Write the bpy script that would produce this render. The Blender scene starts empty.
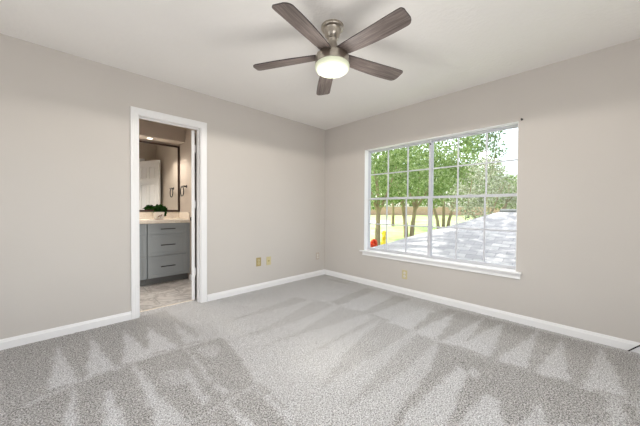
import bpy, bmesh, math, random
import numpy as np
from mathutils import Vector, Matrix

# ------------------------------------------------------------------ camera, world, sun, lights, exposure
S = bpy.context.scene
C = S.collection
R = math.radians

cam_data = bpy.data.cameras.new('camera')
cam = bpy.data.objects.new('camera', cam_data)
C.objects.link(cam)
cam_data.sensor_width = 36.0
cam_data.lens = 267.662 / 640.0 * 36.0
cam_data.clip_start = 0.02
YAW, PITCH, ROLL = 0.8002115, -0.01514407, 0.00538448
fw = Vector((math.cos(YAW) * math.cos(PITCH), math.sin(YAW) * math.cos(PITCH), math.sin(PITCH)))
rt = fw.cross(Vector((0, 0, 1))).normalized()
up = rt.cross(fw)
rt, up = rt * math.cos(ROLL) + up * math.sin(ROLL), up * math.cos(ROLL) - rt * math.sin(ROLL)
CAM = Vector((-3.22485, -3.20209, 1.10609))
m = Matrix((rt, up, -fw)).transposed().to_4x4()
m.translation = CAM
cam.matrix_world = m
S.camera = cam

world = bpy.data.worlds.new('sky')
S.world = world
world.use_nodes = True
wn = world.node_tree
wn.nodes.clear()
wo = wn.nodes.new('ShaderNodeOutputWorld')
wb = wn.nodes.new('ShaderNodeBackground')
ws = wn.nodes.new('ShaderNodeTexSky')
ws.sky_type = 'NISHITA'
ws.sun_disc = False
ws.sun_elevation = R(50)
ws.sun_rotation = R(20)
ws.air_density = 1.0
ws.dust_density = 3.0
wb.inputs['Strength'].default_value = 0.44
wh = wn.nodes.new('ShaderNodeHueSaturation')      # hazy, almost white summer sky
wh.inputs['Saturation'].default_value = 0.45
wn.links.new(ws.outputs[0], wh.inputs['Color'])
wn.links.new(wh.outputs[0], wb.inputs['Color'])
wn.links.new(wb.outputs[0], wo.inputs['Surface'])

def sun_lamp(energy, elev, azim, angle):
    l = bpy.data.lights.new('sun', 'SUN')
    l.energy = energy
    l.angle = R(angle)
    l.color = (1.0, 0.96, 0.9)
    o = bpy.data.objects.new('sun', l)
    d = Vector((math.cos(R(elev)) * math.cos(R(azim)), math.cos(R(elev)) * math.sin(R(azim)), math.sin(R(elev))))
    o.rotation_euler = d.to_track_quat('Z', 'Y').to_euler()
    o.location = (6, 6, 12)
    C.objects.link(o)

sun_lamp(6.5, 50, 100, 0.6)

def area_light(name, loc, target, sx, sy, energy, color):
    l = bpy.data.lights.new(name, 'AREA')
    l.shape = 'RECTANGLE'
    l.size, l.size_y = sx, sy
    l.energy = energy
    l.color = color
    o = bpy.data.objects.new(name, l)
    o.location = loc
    o.rotation_euler = (Vector(loc) - Vector(target)).to_track_quat('Z', 'Y').to_euler()
    C.objects.link(o)

# fill lights added behind the camera, in front of two invented windows
area_light('rear_fill_light', (-2.5, -4.2, 1.2), (-2.0, -0.9, 2.44), 2.2, 1.4, 22, (1.0, 0.99, 0.98))
area_light('side_fill_light', (-4.2, -2.0, 1.2), (-0.9, -1.6, 2.44), 2.4, 1.4, 13, (1.0, 0.99, 0.98))

S.view_settings.view_transform = 'Standard'
S.view_settings.look = 'None'
S.view_settings.exposure = 0.17
S.view_settings.gamma = 1.0
S.view_settings.use_curve_mapping = False

# ------------------------------------------------------------------ helpers
class MB:
    """collects shapes in one bmesh, then links them as ONE mesh object"""
    def __init__(self):
        self.bm = bmesh.new()
    def box(self, x0, x1, y0, y1, z0, z1, bevel=0.0, mat=None):
        b = bmesh.new()
        vs = [b.verts.new((x, y, z)) for x in (x0, x1) for y in (y0, y1) for z in (z0, z1)]
        for f in ((0, 1, 3, 2), (4, 6, 7, 5), (0, 4, 5, 1), (2, 3, 7, 6), (0, 2, 6, 4), (1, 5, 7, 3)):
            b.faces.new([vs[i] for i in f])
        if bevel:
            bmesh.ops.bevel(b, geom=list(b.edges), offset=bevel, segments=2, affect='EDGES', profile=0.6)
        self._merge(b, mat)
        return self
    def _merge(self, b, mat=None):
        if mat is not None:
            bmesh.ops.transform(b, matrix=mat, verts=b.verts)
        bmesh.ops.recalc_face_normals(b, faces=b.faces)
        tmp = bpy.data.meshes.new('tmp')
        b.to_mesh(tmp)
        b.free()
        self.bm.from_mesh(tmp)
        bpy.data.meshes.remove(tmp)
    def lathe(self, prof, seg=48, center=(0, 0, 0), mat=None):
        b = bmesh.new()
        rings = []
        for r, z in prof:
            if r < 1e-6:
                rings.append([b.verts.new((center[0], center[1], center[2] + z))])
            else:
                rings.append([b.verts.new((center[0] + r * math.cos(2 * math.pi * k / seg),
                                           center[1] + r * math.sin(2 * math.pi * k / seg), center[2] + z)) for k in range(seg)])
        for a, c in zip(rings, rings[1:]):
            for k in range(seg):
                k2 = (k + 1) % seg
                if len(a) == 1 and len(c) > 1:
                    b.faces.new((a[0], c[k], c[k2]))
                elif len(c) == 1 and len(a) > 1:
                    b.faces.new((a[k], a[k2], c[0]))
                elif len(a) > 1:
                    b.faces.new((a[k], a[k2], c[k2], c[k]))
        self._merge(b, mat)
        return self
    def prism(self, pts, z0, z1, bevel=0.0, mat=None):
        b = bmesh.new()
        lo = [b.verts.new((x, y, z0)) for x, y in pts]
        hi = [b.verts.new((x, y, z1)) for x, y in pts]
        n = len(pts)
        b.faces.new(lo[::-1])
        b.faces.new(hi)
        for k in range(n):
            b.faces.new((lo[k], lo[(k + 1) % n], hi[(k + 1) % n], hi[k]))
        if bevel:
            es = [e for e in b.edges if abs(e.verts[0].co.z - e.verts[1].co.z) < 1e-6]
            bmesh.ops.bevel(b, geom=es, offset=bevel, segments=2, affect='EDGES', profile=0.6)
        self._merge(b, mat)
        return self
    def poly(self, pts, faces):
        b = bmesh.new()
        vs = [b.verts.new(q) for q in pts]
        for f in faces:
            b.faces.new([vs[i] for i in f])
        self._merge(b)
        return self
    def tube(self, path, rad, seg=10, closed=False):
        b = bmesh.new()
        P = [Vector(q) for q in path]
        n = len(P)
        rads = rad if isinstance(rad, (list, tuple)) else [rad] * n
        rings = []
        ref = None
        for i in range(n):
            t = (P[(i + 1) % n] - P[i - 1]) if closed else (P[min(i + 1, n - 1)] - P[max(i - 1, 0)])
            t.normalize()
            if ref is None:
                ref = Vector((0, 0, 1)) if abs(t.z) < 0.9 else Vector((1, 0, 0))
            u = (ref - t * ref.dot(t)).normalized()
            v = t.cross(u)
            ref = u
            rings.append([b.verts.new(P[i] + (u * math.cos(2 * math.pi * k / seg) + v * math.sin(2 * math.pi * k / seg)) * rads[i]) for k in range(seg)])
        last = n if closed else n - 1
        for i in range(last):
            a, c = rings[i], rings[(i + 1) % n]
            for k in range(seg):
                b.faces.new((a[k], a[(k + 1) % seg], c[(k + 1) % seg], c[k]))
        if not closed:
            b.faces.new(rings[0][::-1])
            b.faces.new(rings[-1])
        self._merge(b)
        return self
    def build(self, name, mat, parent=None, smooth=False):
        me = bpy.data.meshes.new(name)
        self.bm.to_mesh(me)
        self.bm.free()
        me.materials.append(mat)
        if smooth:
            me.polygons.foreach_set('use_smooth', [True] * len(me.polygons))
            try:
                me.set_sharp_from_angle(angle=R(35))
            except Exception:
                pass
        o = bpy.data.objects.new(name, me)
        C.objects.link(o)
        if parent:
            o.parent = parent
        return o

def tag(o, label, cat, group=None, kind=None):
    o['label'] = label
    o['category'] = cat
    if group:
        o['group'] = group
    if kind:
        o['kind'] = kind
    return o

def thing(name, label, cat, loc=(0, 0, 0), rz=0.0, group=None):
    o = bpy.data.objects.new(name, None)
    o.empty_display_size = 0.05
    o.location = loc
    o.rotation_euler = (0, 0, rz)
    C.objects.link(o)
    return tag(o, label, cat, group)

def struct(o):
    o['kind'] = 'structure'
    return o

def copy_tree(o, parent=None):
    c = o.copy()
    C.objects.link(c)
    if parent:
        c.parent = parent
    for ch in list(o.children):
        copy_tree(ch, c)
    return c

# ------------------------------------------------------------------ materials
def material(name, color, rough=0.5, metal=0.0, spec=None):
    mt = bpy.data.materials.new(name)
    mt.use_nodes = True
    b = mt.node_tree.nodes['Principled BSDF']
    b.inputs['Base Color'].default_value = (*color, 1)
    b.inputs['Roughness'].default_value = rough
    b.inputs['Metallic'].default_value = metal
    if spec is not None:
        b.inputs['Specular IOR Level'].default_value = spec
    return mt, mt.node_tree, b

def srgb(r, g, b):
    return tuple(((c / 255) / 12.92 if c / 255 <= 0.04045 else ((c / 255 + 0.055) / 1.055) ** 2.4) for c in (r, g, b))

def noise(nt, scale, detail=3.0, rough=0.5, vec=None, dist=0.0):
    n = nt.nodes.new('ShaderNodeTexNoise')
    n.inputs['Scale'].default_value = scale
    n.inputs['Detail'].default_value = detail
    n.inputs['Roughness'].default_value = rough
    n.inputs['Distortion'].default_value = dist
    if vec:
        nt.links.new(vec, n.inputs['Vector'])
    return n

def coords(nt, scale=(1, 1, 1), out='Object'):
    t = nt.nodes.new('ShaderNodeTexCoord')
    mp = nt.nodes.new('ShaderNodeMapping')
    mp.inputs['Scale'].default_value = scale
    nt.links.new(t.outputs[out], mp.inputs['Vector'])
    return mp.outputs['Vector']

def ramp(nt, fac, stops):
    r = nt.nodes.new('ShaderNodeValToRGB')
    e = r.color_ramp.elements
    while len(e) < len(stops):
        e.new(0.5)
    for el, (p, c) in zip(e, stops):
        el.position = p
        el.color = (*c, 1)
    nt.links.new(fac, r.inputs['Fac'])
    return r.outputs['Color']

def bump(nt, bsdf, height, strength, dist=0.002):
    b = nt.nodes.new('ShaderNodeBump')
    b.inputs['Strength'].default_value = strength
    b.inputs['Distance'].default_value = dist
    nt.links.new(height, b.inputs['Height'])
    nt.links.new(b.outputs['Normal'], bsdf.inputs['Normal'])

def painted(name, col, rough, var=0.03, scale=60, strength=0.25, dist=0.002):
    mt, nt, b = material(name, col, rough)
    v = coords(nt)
    n = noise(nt, scale, 3, 0.55, v)
    n2 = noise(nt, 1.7, 2, 0.5, v)
    c = ramp(nt, n2.outputs['Fac'], [(0.3, tuple(q * (1 - var) for q in col)), (0.7, tuple(min(1, q * (1 + var)) for q in col))])
    nt.links.new(c, b.inputs['Base Color'])
    bump(nt, b, n.outputs['Fac'], strength, dist)
    return mt

M = {}
M['wall'] = painted('greige_wall_paint', srgb(206, 200, 194), 0.75, 0.012, 90, 0.18)
M['ceiling'] = painted('textured_ceiling_paint', srgb(244, 241, 237), 0.9, 0.012, 32, 0.6, 0.006)
M['trim'] = painted('white_trim_paint', srgb(244, 243, 243), 0.4, 0.01, 40, 0.05)
M['bath_wall'] = painted('bathroom_wall_paint', srgb(196, 184, 172), 0.7, 0.02, 90, 0.15)
M['window_white'] = painted('white_window_frame', srgb(208, 208, 214), 0.4, 0.01, 40, 0.05)
M['cabinet'] = painted('grey_cabinet_paint', srgb(154, 161, 165), 0.45, 0.03, 30, 0.05)
M['toe'] = painted('grey_toe_kick', srgb(112, 113, 112), 0.6, 0.03, 30, 0.05)
M['black'] = painted('black_metal', srgb(34, 30, 28), 0.35, 0.1, 60, 0.05)
M['bronze'] = painted('dark_bronze_frame', srgb(62, 42, 32), 0.4, 0.15, 60, 0.1)
M['rubber'] = painted('black_rubber', srgb(24, 24, 26), 0.6, 0.1, 60, 0.05)
M['almond'] = painted('almond_plastic', srgb(208, 196, 152), 0.4, 0.03, 60, 0.02)
M['tan_plastic'] = painted('tan_plastic', srgb(178, 160, 108), 0.4, 0.03, 60, 0.02)
M['white_plastic'] = painted('white_plastic', srgb(232, 229, 222), 0.35, 0.02, 60, 0.02)
M['slot'] = painted('dark_slot', srgb(70, 58, 44), 0.5, 0.1, 60, 0.02)
M['ceramic'] = painted('white_ceramic', srgb(232, 226, 218), 0.25, 0.03, 30, 0.03)
M['soil'] = painted('potting_soil', srgb(52, 38, 28), 0.95, 0.3, 90, 0.8)
M['terra'] = painted('brown_print', srgb(120, 84, 66), 0.5, 0.1, 60, 0.02)
M['silver'] = material('mirror_silver', (0.93, 0.94, 0.92), 0.02, 1.0)[0]

# brushed nickel
mt, nt, b = material('brushed_nickel', srgb(190, 182, 170), 0.28, 1.0)
n = noise(nt, 60, 3, 0.6, coords(nt, (1, 1, 18)))
c = ramp(nt, n.outputs['Fac'], [(0.3, srgb(172, 164, 152)), (0.7, srgb(205, 198, 188))])
nt.links.new(c, b.inputs['Base Color'])
M['nickel'] = mt

# weathered wood of the fan blades, grain along the blade
mt, nt, b = material('weathered_wood', srgb(120, 106, 100), 0.5)
v = coords(nt, (2.0, 34.0, 6.0))
n = noise(nt, 2.2, 6, 0.65, v, 0.6)
c = ramp(nt, n.outputs['Fac'], [(0.28, srgb(74, 64, 61)), (0.5, srgb(112, 100, 95)), (0.72, srgb(146, 134, 128))])
nt.links.new(c, b.inputs['Base Color'])
bump(nt, b, n.outputs['Fac'], 0.15, 0.001)
M['wood'] = mt
M['wood_edge'] = painted('dark_blade_edge', srgb(58, 50, 48), 0.5, 0.1, 60, 0.05)

# frosted lamp glass, lit
mt, nt, b = material('lit_frosted_glass', srgb(226, 231, 206), 0.35)
b.inputs['Emission Color'].default_value = (*srgb(240, 246, 214), 1)
lw = nt.nodes.new('ShaderNodeLayerWeight')
lw.inputs['Blend'].default_value = 0.35
rr = nt.nodes.new('ShaderNodeMapRange')
rr.inputs['To Min'].default_value = 0.2
rr.inputs['To Max'].default_value = 0.08
nt.links.new(lw.outputs['Facing'], rr.inputs['Value'])
nt.links.new(rr.outputs['Result'], b.inputs['Emission Strength'])
M['lamp_glass'] = mt
mt, nt, b = material('lit_downlight', (1, 0.95, 0.85), 0.4)
b.inputs['Emission Color'].default_value = (1.0, 0.9, 0.75, 1)
b.inputs['Emission Strength'].default_value = 6.0
M['downlight'] = mt

# window glass
mt = bpy.data.materials.new('window_glass')
mt.use_nodes = True
nt = mt.node_tree
nt.nodes.clear()
o_ = nt.nodes.new('ShaderNodeOutputMaterial')
mx = nt.nodes.new('ShaderNodeMixShader')
tr = nt.nodes.new('ShaderNodeBsdfTransparent')
tr.inputs['Color'].default_value = (0.96, 0.98, 0.97, 1)
gl = nt.nodes.new('ShaderNodeBsdfGlossy')
gl.inputs['Roughness'].default_value = 0.02
mx.inputs['Fac'].default_value = 0.012
nt.links.new(tr.outputs[0], mx.inputs[1])
nt.links.new(gl.outputs[0], mx.inputs[2])
nt.links.new(mx.outputs[0], o_.inputs['Surface'])
M['glass'] = mt

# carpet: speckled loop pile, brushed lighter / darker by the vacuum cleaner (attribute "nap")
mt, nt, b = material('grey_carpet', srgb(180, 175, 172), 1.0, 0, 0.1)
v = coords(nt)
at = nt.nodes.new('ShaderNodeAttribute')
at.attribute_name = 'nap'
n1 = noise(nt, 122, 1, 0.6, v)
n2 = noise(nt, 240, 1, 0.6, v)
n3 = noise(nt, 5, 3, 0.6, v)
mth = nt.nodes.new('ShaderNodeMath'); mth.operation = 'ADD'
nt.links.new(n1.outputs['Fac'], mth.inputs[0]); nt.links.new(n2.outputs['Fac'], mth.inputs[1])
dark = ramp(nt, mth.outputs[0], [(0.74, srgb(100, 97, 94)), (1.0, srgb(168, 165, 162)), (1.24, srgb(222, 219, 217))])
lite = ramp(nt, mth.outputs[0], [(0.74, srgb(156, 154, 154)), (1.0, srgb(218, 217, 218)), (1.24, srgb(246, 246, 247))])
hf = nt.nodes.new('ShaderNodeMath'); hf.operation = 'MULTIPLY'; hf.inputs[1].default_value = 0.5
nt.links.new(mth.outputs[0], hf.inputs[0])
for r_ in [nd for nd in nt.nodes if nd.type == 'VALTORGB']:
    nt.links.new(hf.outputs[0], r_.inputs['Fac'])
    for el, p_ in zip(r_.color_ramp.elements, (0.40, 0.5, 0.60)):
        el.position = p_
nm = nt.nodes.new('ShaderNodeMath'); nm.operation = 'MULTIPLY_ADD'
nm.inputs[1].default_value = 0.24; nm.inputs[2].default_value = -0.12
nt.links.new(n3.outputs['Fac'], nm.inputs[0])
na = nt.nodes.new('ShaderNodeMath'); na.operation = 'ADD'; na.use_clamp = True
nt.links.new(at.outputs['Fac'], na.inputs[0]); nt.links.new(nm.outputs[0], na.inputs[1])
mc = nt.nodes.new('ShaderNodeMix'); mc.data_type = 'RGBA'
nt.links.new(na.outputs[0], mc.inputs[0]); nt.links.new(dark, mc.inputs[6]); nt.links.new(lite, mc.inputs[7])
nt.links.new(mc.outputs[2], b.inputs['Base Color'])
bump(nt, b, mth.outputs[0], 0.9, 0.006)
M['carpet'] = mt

# marble floor tile
mt, nt, b = material('marble_tile', srgb(205, 200, 196), 0.3)
v = coords(nt)
n = noise(nt, 3.0, 6, 0.6, v, 1.6)
marb = ramp(nt, n.outputs['Fac'], [(0.36, srgb(176, 171, 168)), (0.47, srgb(222, 218, 214)), (0.52, srgb(168, 162, 158)), (0.6, srgb(214, 209, 205))])
br = nt.nodes.new('ShaderNodeTexBrick')
br.inputs['Scale'].default_value = 1.0
br.inputs['Brick Width'].default_value = 0.6
br.inputs['Row Height'].default_value = 0.3
br.inputs['Mortar Size'].default_value = 0.004
br.inputs['Mortar'].default_value = (*srgb(150, 146, 142), 1)
nt.links.new(v, br.inputs['Vector'])
nt.links.new(marb, br.inputs['Color1']); nt.links.new(marb, br.inputs['Color2'])
nt.links.new(br.outputs['Color'], b.inputs['Base Color'])
M['tile'] = mt

# cream stone worktop
mt, nt, b = material('cream_stone', srgb(224, 208, 190), 0.25)
n = noise(nt, 40, 4, 0.6, coords(nt))
c = ramp(nt, n.outputs['Fac'], [(0.35, srgb(226, 214, 199)), (0.65, srgb(240, 231, 219))])
nt.links.new(c, b.inputs['Base Color'])
M['stone'] = mt

def leaf_material(name, cols, scale, trans=0.45):
    mt = bpy.data.materials.new(name)
    mt.use_nodes = True
    nt = mt.node_tree
    nt.nodes.clear()
    o = nt.nodes.new('ShaderNodeOutputMaterial')
    mx = nt.nodes.new('ShaderNodeMixShader')
    df = nt.nodes.new('ShaderNodeBsdfDiffuse')
    tl = nt.nodes.new('ShaderNodeBsdfTranslucent')
    mx.inputs['Fac'].default_value = trans
    n = noise(nt, scale, 2, 0.7, coords(nt))
    c = ramp(nt, n.outputs['Fac'], [(0.3, cols[0]), (0.5, cols[1]), (0.7, cols[2])])
    nt.links.new(c, df.inputs['Color']); nt.links.new(c, tl.inputs['Color'])
    nt.links.new(df.outputs[0], mx.inputs[1]); nt.links.new(tl.outputs[0], mx.inputs[2])
    nt.links.new(mx.outputs[0], o.inputs['Surface'])
    return mt

M['leaf'] = leaf_material('tree_leaves', [srgb(84, 108, 62), srgb(138, 158, 98), srgb(206, 212, 176)], 4.0, 0.35)
M['leaf_dark'] = leaf_material('deep_green_leaves', [srgb(82, 108, 72), srgb(130, 152, 108), srgb(198, 208, 178)], 2.5, 0.35)
M['leaf_pale'] = leaf_material('silvery_leaves', [srgb(104, 108, 84), srgb(176, 178, 154), srgb(236, 236, 224)], 9.0, 0.3)
M['leaf_house'] = leaf_material('houseplant_leaves', [srgb(22, 44, 20), srgb(40, 74, 34), srgb(70, 104, 54)], 30.0, 0.2)
M['leaf_red'] = leaf_material('red_flowers', [srgb(190, 50, 30), srgb(226, 92, 66), srgb(240, 150, 120)], 9.0)
M['leaf_yellow'] = leaf_material('yellow_leaves', [srgb(220, 196, 40), srgb(246, 226, 70), srgb(255, 244, 140)], 9.0)
M['bark'] = painted('tree_bark', srgb(158, 138, 116), 0.9, 0.2, 14, 0.8, 0.03)
mt, nt, b = material('lawn_grass', srgb(170, 200, 90), 0.9)
n = noise(nt, 0.6, 6, 0.6, coords(nt))
c = ramp(nt, n.outputs['Fac'], [(0.3, srgb(142, 170, 96)), (0.7, srgb(190, 206, 144))])
nt.links.new(c, b.inputs['Base Color'])
M['grass'] = mt
M['concrete'] = painted('pale_concrete', srgb(220, 214, 206), 0.9, 0.05, 3, 0.2)
mt, nt, b = material('grey_shingles', srgb(190, 188, 188), 0.9)
v = coords(nt)
br = nt.nodes.new('ShaderNodeTexBrick')
br.inputs['Scale'].default_value = 1.0
br.inputs['Brick Width'].default_value = 0.3
br.inputs['Row Height'].default_value = 0.13
br.inputs['Mortar Size'].default_value = 0.004
br.inputs['Color1'].default_value = (*srgb(150, 148, 151), 1)
br.inputs['Color2'].default_value = (*srgb(174, 172, 173), 1)
br.inputs['Mortar'].default_value = (*srgb(118, 117, 121), 1)
sw = nt.nodes.new('ShaderNodeMapping')
sw.inputs['Rotation'].default_value = (0, 0, R(90))
nt.links.new(v, sw.inputs['Vector']); nt.links.new(sw.outputs[0], br.inputs['Vector'])
nt.links.new(br.outputs['Color'], b.inputs['Base Color'])
M['shingle'] = mt
mt, nt, b = material('red_brick', srgb(196, 160, 140), 0.9)
br = nt.nodes.new('ShaderNodeTexBrick')
br.inputs['Scale'].default_value = 1.0
br.inputs['Brick Width'].default_value = 0.24
br.inputs['Row Height'].default_value = 0.08
br.inputs['Mortar Size'].default_value = 0.012
br.inputs['Color1'].default_value = (*srgb(206, 150, 124), 1)
br.inputs['Color2'].default_value = (*srgb(222, 174, 150), 1)
br.inputs['Mortar'].default_value = (*srgb(206, 194, 182), 1)
sw = nt.nodes.new('ShaderNodeMapping')
sw.inputs['Rotation'].default_value = (R(90), 0, 0)
nt.links.new(coords(nt), sw.inputs['Vector']); nt.links.new(sw.outputs[0], br.inputs['Vector'])
nt.links.new(br.outputs['Color'], b.inputs['Base Color'])
M['brick'] = mt
M['siding'] = painted('pale_siding', srgb(214, 206, 196), 0.8, 0.03, 10, 0.1)

# ------------------------------------------------------------------ the room
H = 2.44
XR, YR = -4.4, -4.4
OP0, OP1, OPZ = -2.655, -2.055, 2.035          # clear door opening
WY0, WY1, WZ0, WZ1 = -2.663, -0.82, 0.485, 1.975   # window opening in the right wall
T = 0.12

# vacuumed carpet: a fine grid that carries the nap direction left by the vacuum cleaner
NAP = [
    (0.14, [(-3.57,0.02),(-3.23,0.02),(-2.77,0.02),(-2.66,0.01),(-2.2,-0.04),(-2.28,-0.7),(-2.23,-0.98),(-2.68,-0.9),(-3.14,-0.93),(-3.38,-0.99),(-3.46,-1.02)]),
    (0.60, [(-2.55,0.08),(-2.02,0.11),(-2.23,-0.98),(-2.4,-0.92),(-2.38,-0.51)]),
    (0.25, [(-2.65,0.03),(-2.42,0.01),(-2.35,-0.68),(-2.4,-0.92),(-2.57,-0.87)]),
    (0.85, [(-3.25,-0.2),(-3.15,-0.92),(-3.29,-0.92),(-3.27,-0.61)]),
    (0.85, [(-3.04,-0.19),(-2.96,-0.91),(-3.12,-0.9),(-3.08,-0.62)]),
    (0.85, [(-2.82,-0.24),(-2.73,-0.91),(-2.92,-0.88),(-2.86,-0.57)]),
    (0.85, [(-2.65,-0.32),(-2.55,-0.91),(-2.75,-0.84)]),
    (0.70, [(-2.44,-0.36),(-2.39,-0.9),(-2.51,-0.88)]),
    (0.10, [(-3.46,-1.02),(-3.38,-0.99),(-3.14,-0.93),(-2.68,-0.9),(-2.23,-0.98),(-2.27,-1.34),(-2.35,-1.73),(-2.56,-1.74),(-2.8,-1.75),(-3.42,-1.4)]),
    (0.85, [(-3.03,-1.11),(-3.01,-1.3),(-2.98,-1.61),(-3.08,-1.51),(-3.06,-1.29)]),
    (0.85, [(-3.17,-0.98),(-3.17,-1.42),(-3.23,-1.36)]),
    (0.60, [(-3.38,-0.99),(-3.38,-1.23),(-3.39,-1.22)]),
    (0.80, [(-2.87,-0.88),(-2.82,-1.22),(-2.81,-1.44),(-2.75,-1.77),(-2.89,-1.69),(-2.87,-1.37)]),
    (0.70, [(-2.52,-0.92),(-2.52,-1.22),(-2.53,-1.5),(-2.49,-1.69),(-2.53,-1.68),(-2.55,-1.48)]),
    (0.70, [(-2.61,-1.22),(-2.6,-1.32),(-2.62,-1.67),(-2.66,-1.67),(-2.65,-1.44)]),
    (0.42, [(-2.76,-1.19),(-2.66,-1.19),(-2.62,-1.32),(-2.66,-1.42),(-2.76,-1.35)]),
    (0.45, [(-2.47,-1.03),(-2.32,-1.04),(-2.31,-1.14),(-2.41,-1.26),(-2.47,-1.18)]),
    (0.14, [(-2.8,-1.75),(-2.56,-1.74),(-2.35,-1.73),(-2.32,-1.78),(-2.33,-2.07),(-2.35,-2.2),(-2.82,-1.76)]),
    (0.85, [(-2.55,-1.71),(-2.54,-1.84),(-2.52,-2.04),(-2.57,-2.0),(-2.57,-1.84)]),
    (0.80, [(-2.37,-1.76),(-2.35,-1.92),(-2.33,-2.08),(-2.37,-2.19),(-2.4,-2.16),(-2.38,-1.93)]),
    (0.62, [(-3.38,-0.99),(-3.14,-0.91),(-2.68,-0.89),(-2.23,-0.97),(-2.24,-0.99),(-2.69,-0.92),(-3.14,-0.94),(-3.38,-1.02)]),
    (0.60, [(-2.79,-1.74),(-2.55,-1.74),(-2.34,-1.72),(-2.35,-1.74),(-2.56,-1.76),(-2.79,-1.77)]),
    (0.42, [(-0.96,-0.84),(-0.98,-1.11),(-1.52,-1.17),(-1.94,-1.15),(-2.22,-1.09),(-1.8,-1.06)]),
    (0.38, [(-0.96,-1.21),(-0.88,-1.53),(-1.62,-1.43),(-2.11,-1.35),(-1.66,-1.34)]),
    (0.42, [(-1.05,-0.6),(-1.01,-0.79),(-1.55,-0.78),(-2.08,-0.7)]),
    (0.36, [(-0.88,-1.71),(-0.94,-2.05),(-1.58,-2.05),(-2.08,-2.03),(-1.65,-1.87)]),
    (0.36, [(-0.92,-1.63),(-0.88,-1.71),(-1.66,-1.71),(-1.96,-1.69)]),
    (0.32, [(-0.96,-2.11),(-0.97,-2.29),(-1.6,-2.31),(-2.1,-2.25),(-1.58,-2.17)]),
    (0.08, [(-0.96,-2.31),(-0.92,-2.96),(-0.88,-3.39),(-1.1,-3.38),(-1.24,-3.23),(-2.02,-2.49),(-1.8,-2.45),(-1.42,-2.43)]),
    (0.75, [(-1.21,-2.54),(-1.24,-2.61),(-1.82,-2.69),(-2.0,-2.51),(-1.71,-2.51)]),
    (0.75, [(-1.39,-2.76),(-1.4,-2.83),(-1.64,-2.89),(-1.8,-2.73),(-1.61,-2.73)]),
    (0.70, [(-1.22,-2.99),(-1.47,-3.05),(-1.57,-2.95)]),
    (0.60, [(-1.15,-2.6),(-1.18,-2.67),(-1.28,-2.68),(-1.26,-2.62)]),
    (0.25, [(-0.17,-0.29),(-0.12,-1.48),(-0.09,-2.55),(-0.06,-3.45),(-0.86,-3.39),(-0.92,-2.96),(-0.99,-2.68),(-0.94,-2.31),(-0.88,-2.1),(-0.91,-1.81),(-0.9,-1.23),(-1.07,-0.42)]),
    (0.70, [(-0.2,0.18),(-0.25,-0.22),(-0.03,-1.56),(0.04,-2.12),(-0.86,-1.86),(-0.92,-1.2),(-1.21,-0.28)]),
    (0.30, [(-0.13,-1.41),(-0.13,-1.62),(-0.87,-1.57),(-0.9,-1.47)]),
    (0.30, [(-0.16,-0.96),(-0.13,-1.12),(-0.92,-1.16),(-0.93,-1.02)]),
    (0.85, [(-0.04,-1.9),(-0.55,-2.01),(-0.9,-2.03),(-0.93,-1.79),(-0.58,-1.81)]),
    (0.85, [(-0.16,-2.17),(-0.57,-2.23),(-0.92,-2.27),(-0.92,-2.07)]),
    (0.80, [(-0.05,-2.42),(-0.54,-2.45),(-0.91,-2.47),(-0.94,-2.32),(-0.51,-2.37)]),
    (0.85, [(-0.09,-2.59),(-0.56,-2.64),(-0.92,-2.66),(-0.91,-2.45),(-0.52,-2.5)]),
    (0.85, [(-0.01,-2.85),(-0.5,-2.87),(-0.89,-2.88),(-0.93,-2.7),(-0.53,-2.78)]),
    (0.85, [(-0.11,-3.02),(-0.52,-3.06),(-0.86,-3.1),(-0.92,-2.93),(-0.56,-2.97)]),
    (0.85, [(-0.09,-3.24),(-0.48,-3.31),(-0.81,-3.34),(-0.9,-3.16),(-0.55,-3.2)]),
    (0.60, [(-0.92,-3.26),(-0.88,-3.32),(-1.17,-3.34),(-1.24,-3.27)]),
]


def carpet():
    st = 0.0175
    xs = np.arange(XR, 0.0 + st, st); xs[-1] = 0.0
    ys = np.arange(YR, 0.155 + st, st)
    X, Y = np.meshgrid(xs, ys, indexing='ij')
    rng = np.random.RandomState(4)
    jx = X + 0.004 * np.sin(Y * 31 + 2 * np.sin(X * 17)) + rng.normal(0, 0.004, X.shape)
    jy = Y + 0.004 * np.sin(X * 27 + 2 * np.sin(Y * 23)) + rng.normal(0, 0.004, X.shape)
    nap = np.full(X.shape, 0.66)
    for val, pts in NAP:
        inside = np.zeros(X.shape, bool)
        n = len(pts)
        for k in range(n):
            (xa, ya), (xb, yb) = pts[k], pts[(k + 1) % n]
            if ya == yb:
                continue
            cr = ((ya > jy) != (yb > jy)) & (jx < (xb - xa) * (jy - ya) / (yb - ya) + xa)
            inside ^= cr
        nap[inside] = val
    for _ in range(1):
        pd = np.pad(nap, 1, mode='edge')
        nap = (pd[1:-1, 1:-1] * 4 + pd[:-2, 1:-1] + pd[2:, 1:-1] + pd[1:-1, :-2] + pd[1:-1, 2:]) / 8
    ny = len(ys)
    z = rng.normal(0, 0.0012, X.shape)
    verts = np.stack([X, Y, z], -1).reshape(-1, 3)
    faces = []
    for i in range(len(xs) - 1):
        for j in range(ny - 1):
            if ys[j] >= -0.001 and not (OP0 - 0.02 < xs[i] and xs[i + 1] < OP1 + 0.02):
                continue
            faces.append((i * ny + j, (i + 1) * ny + j, (i + 1) * ny + j + 1, i * ny + j + 1))
    me = bpy.data.meshes.new('floor')
    me.from_pydata(verts.tolist(), [], faces)
    at = me.attributes.new('nap', 'FLOAT', 'POINT')
    at.data.foreach_set('value', nap.reshape(-1).astype(np.float32))
    me.materials.append(M['carpet'])
    o = bpy.data.objects.new('floor', me)
    C.objects.link(o)
    return struct(o)

carpet()

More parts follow.
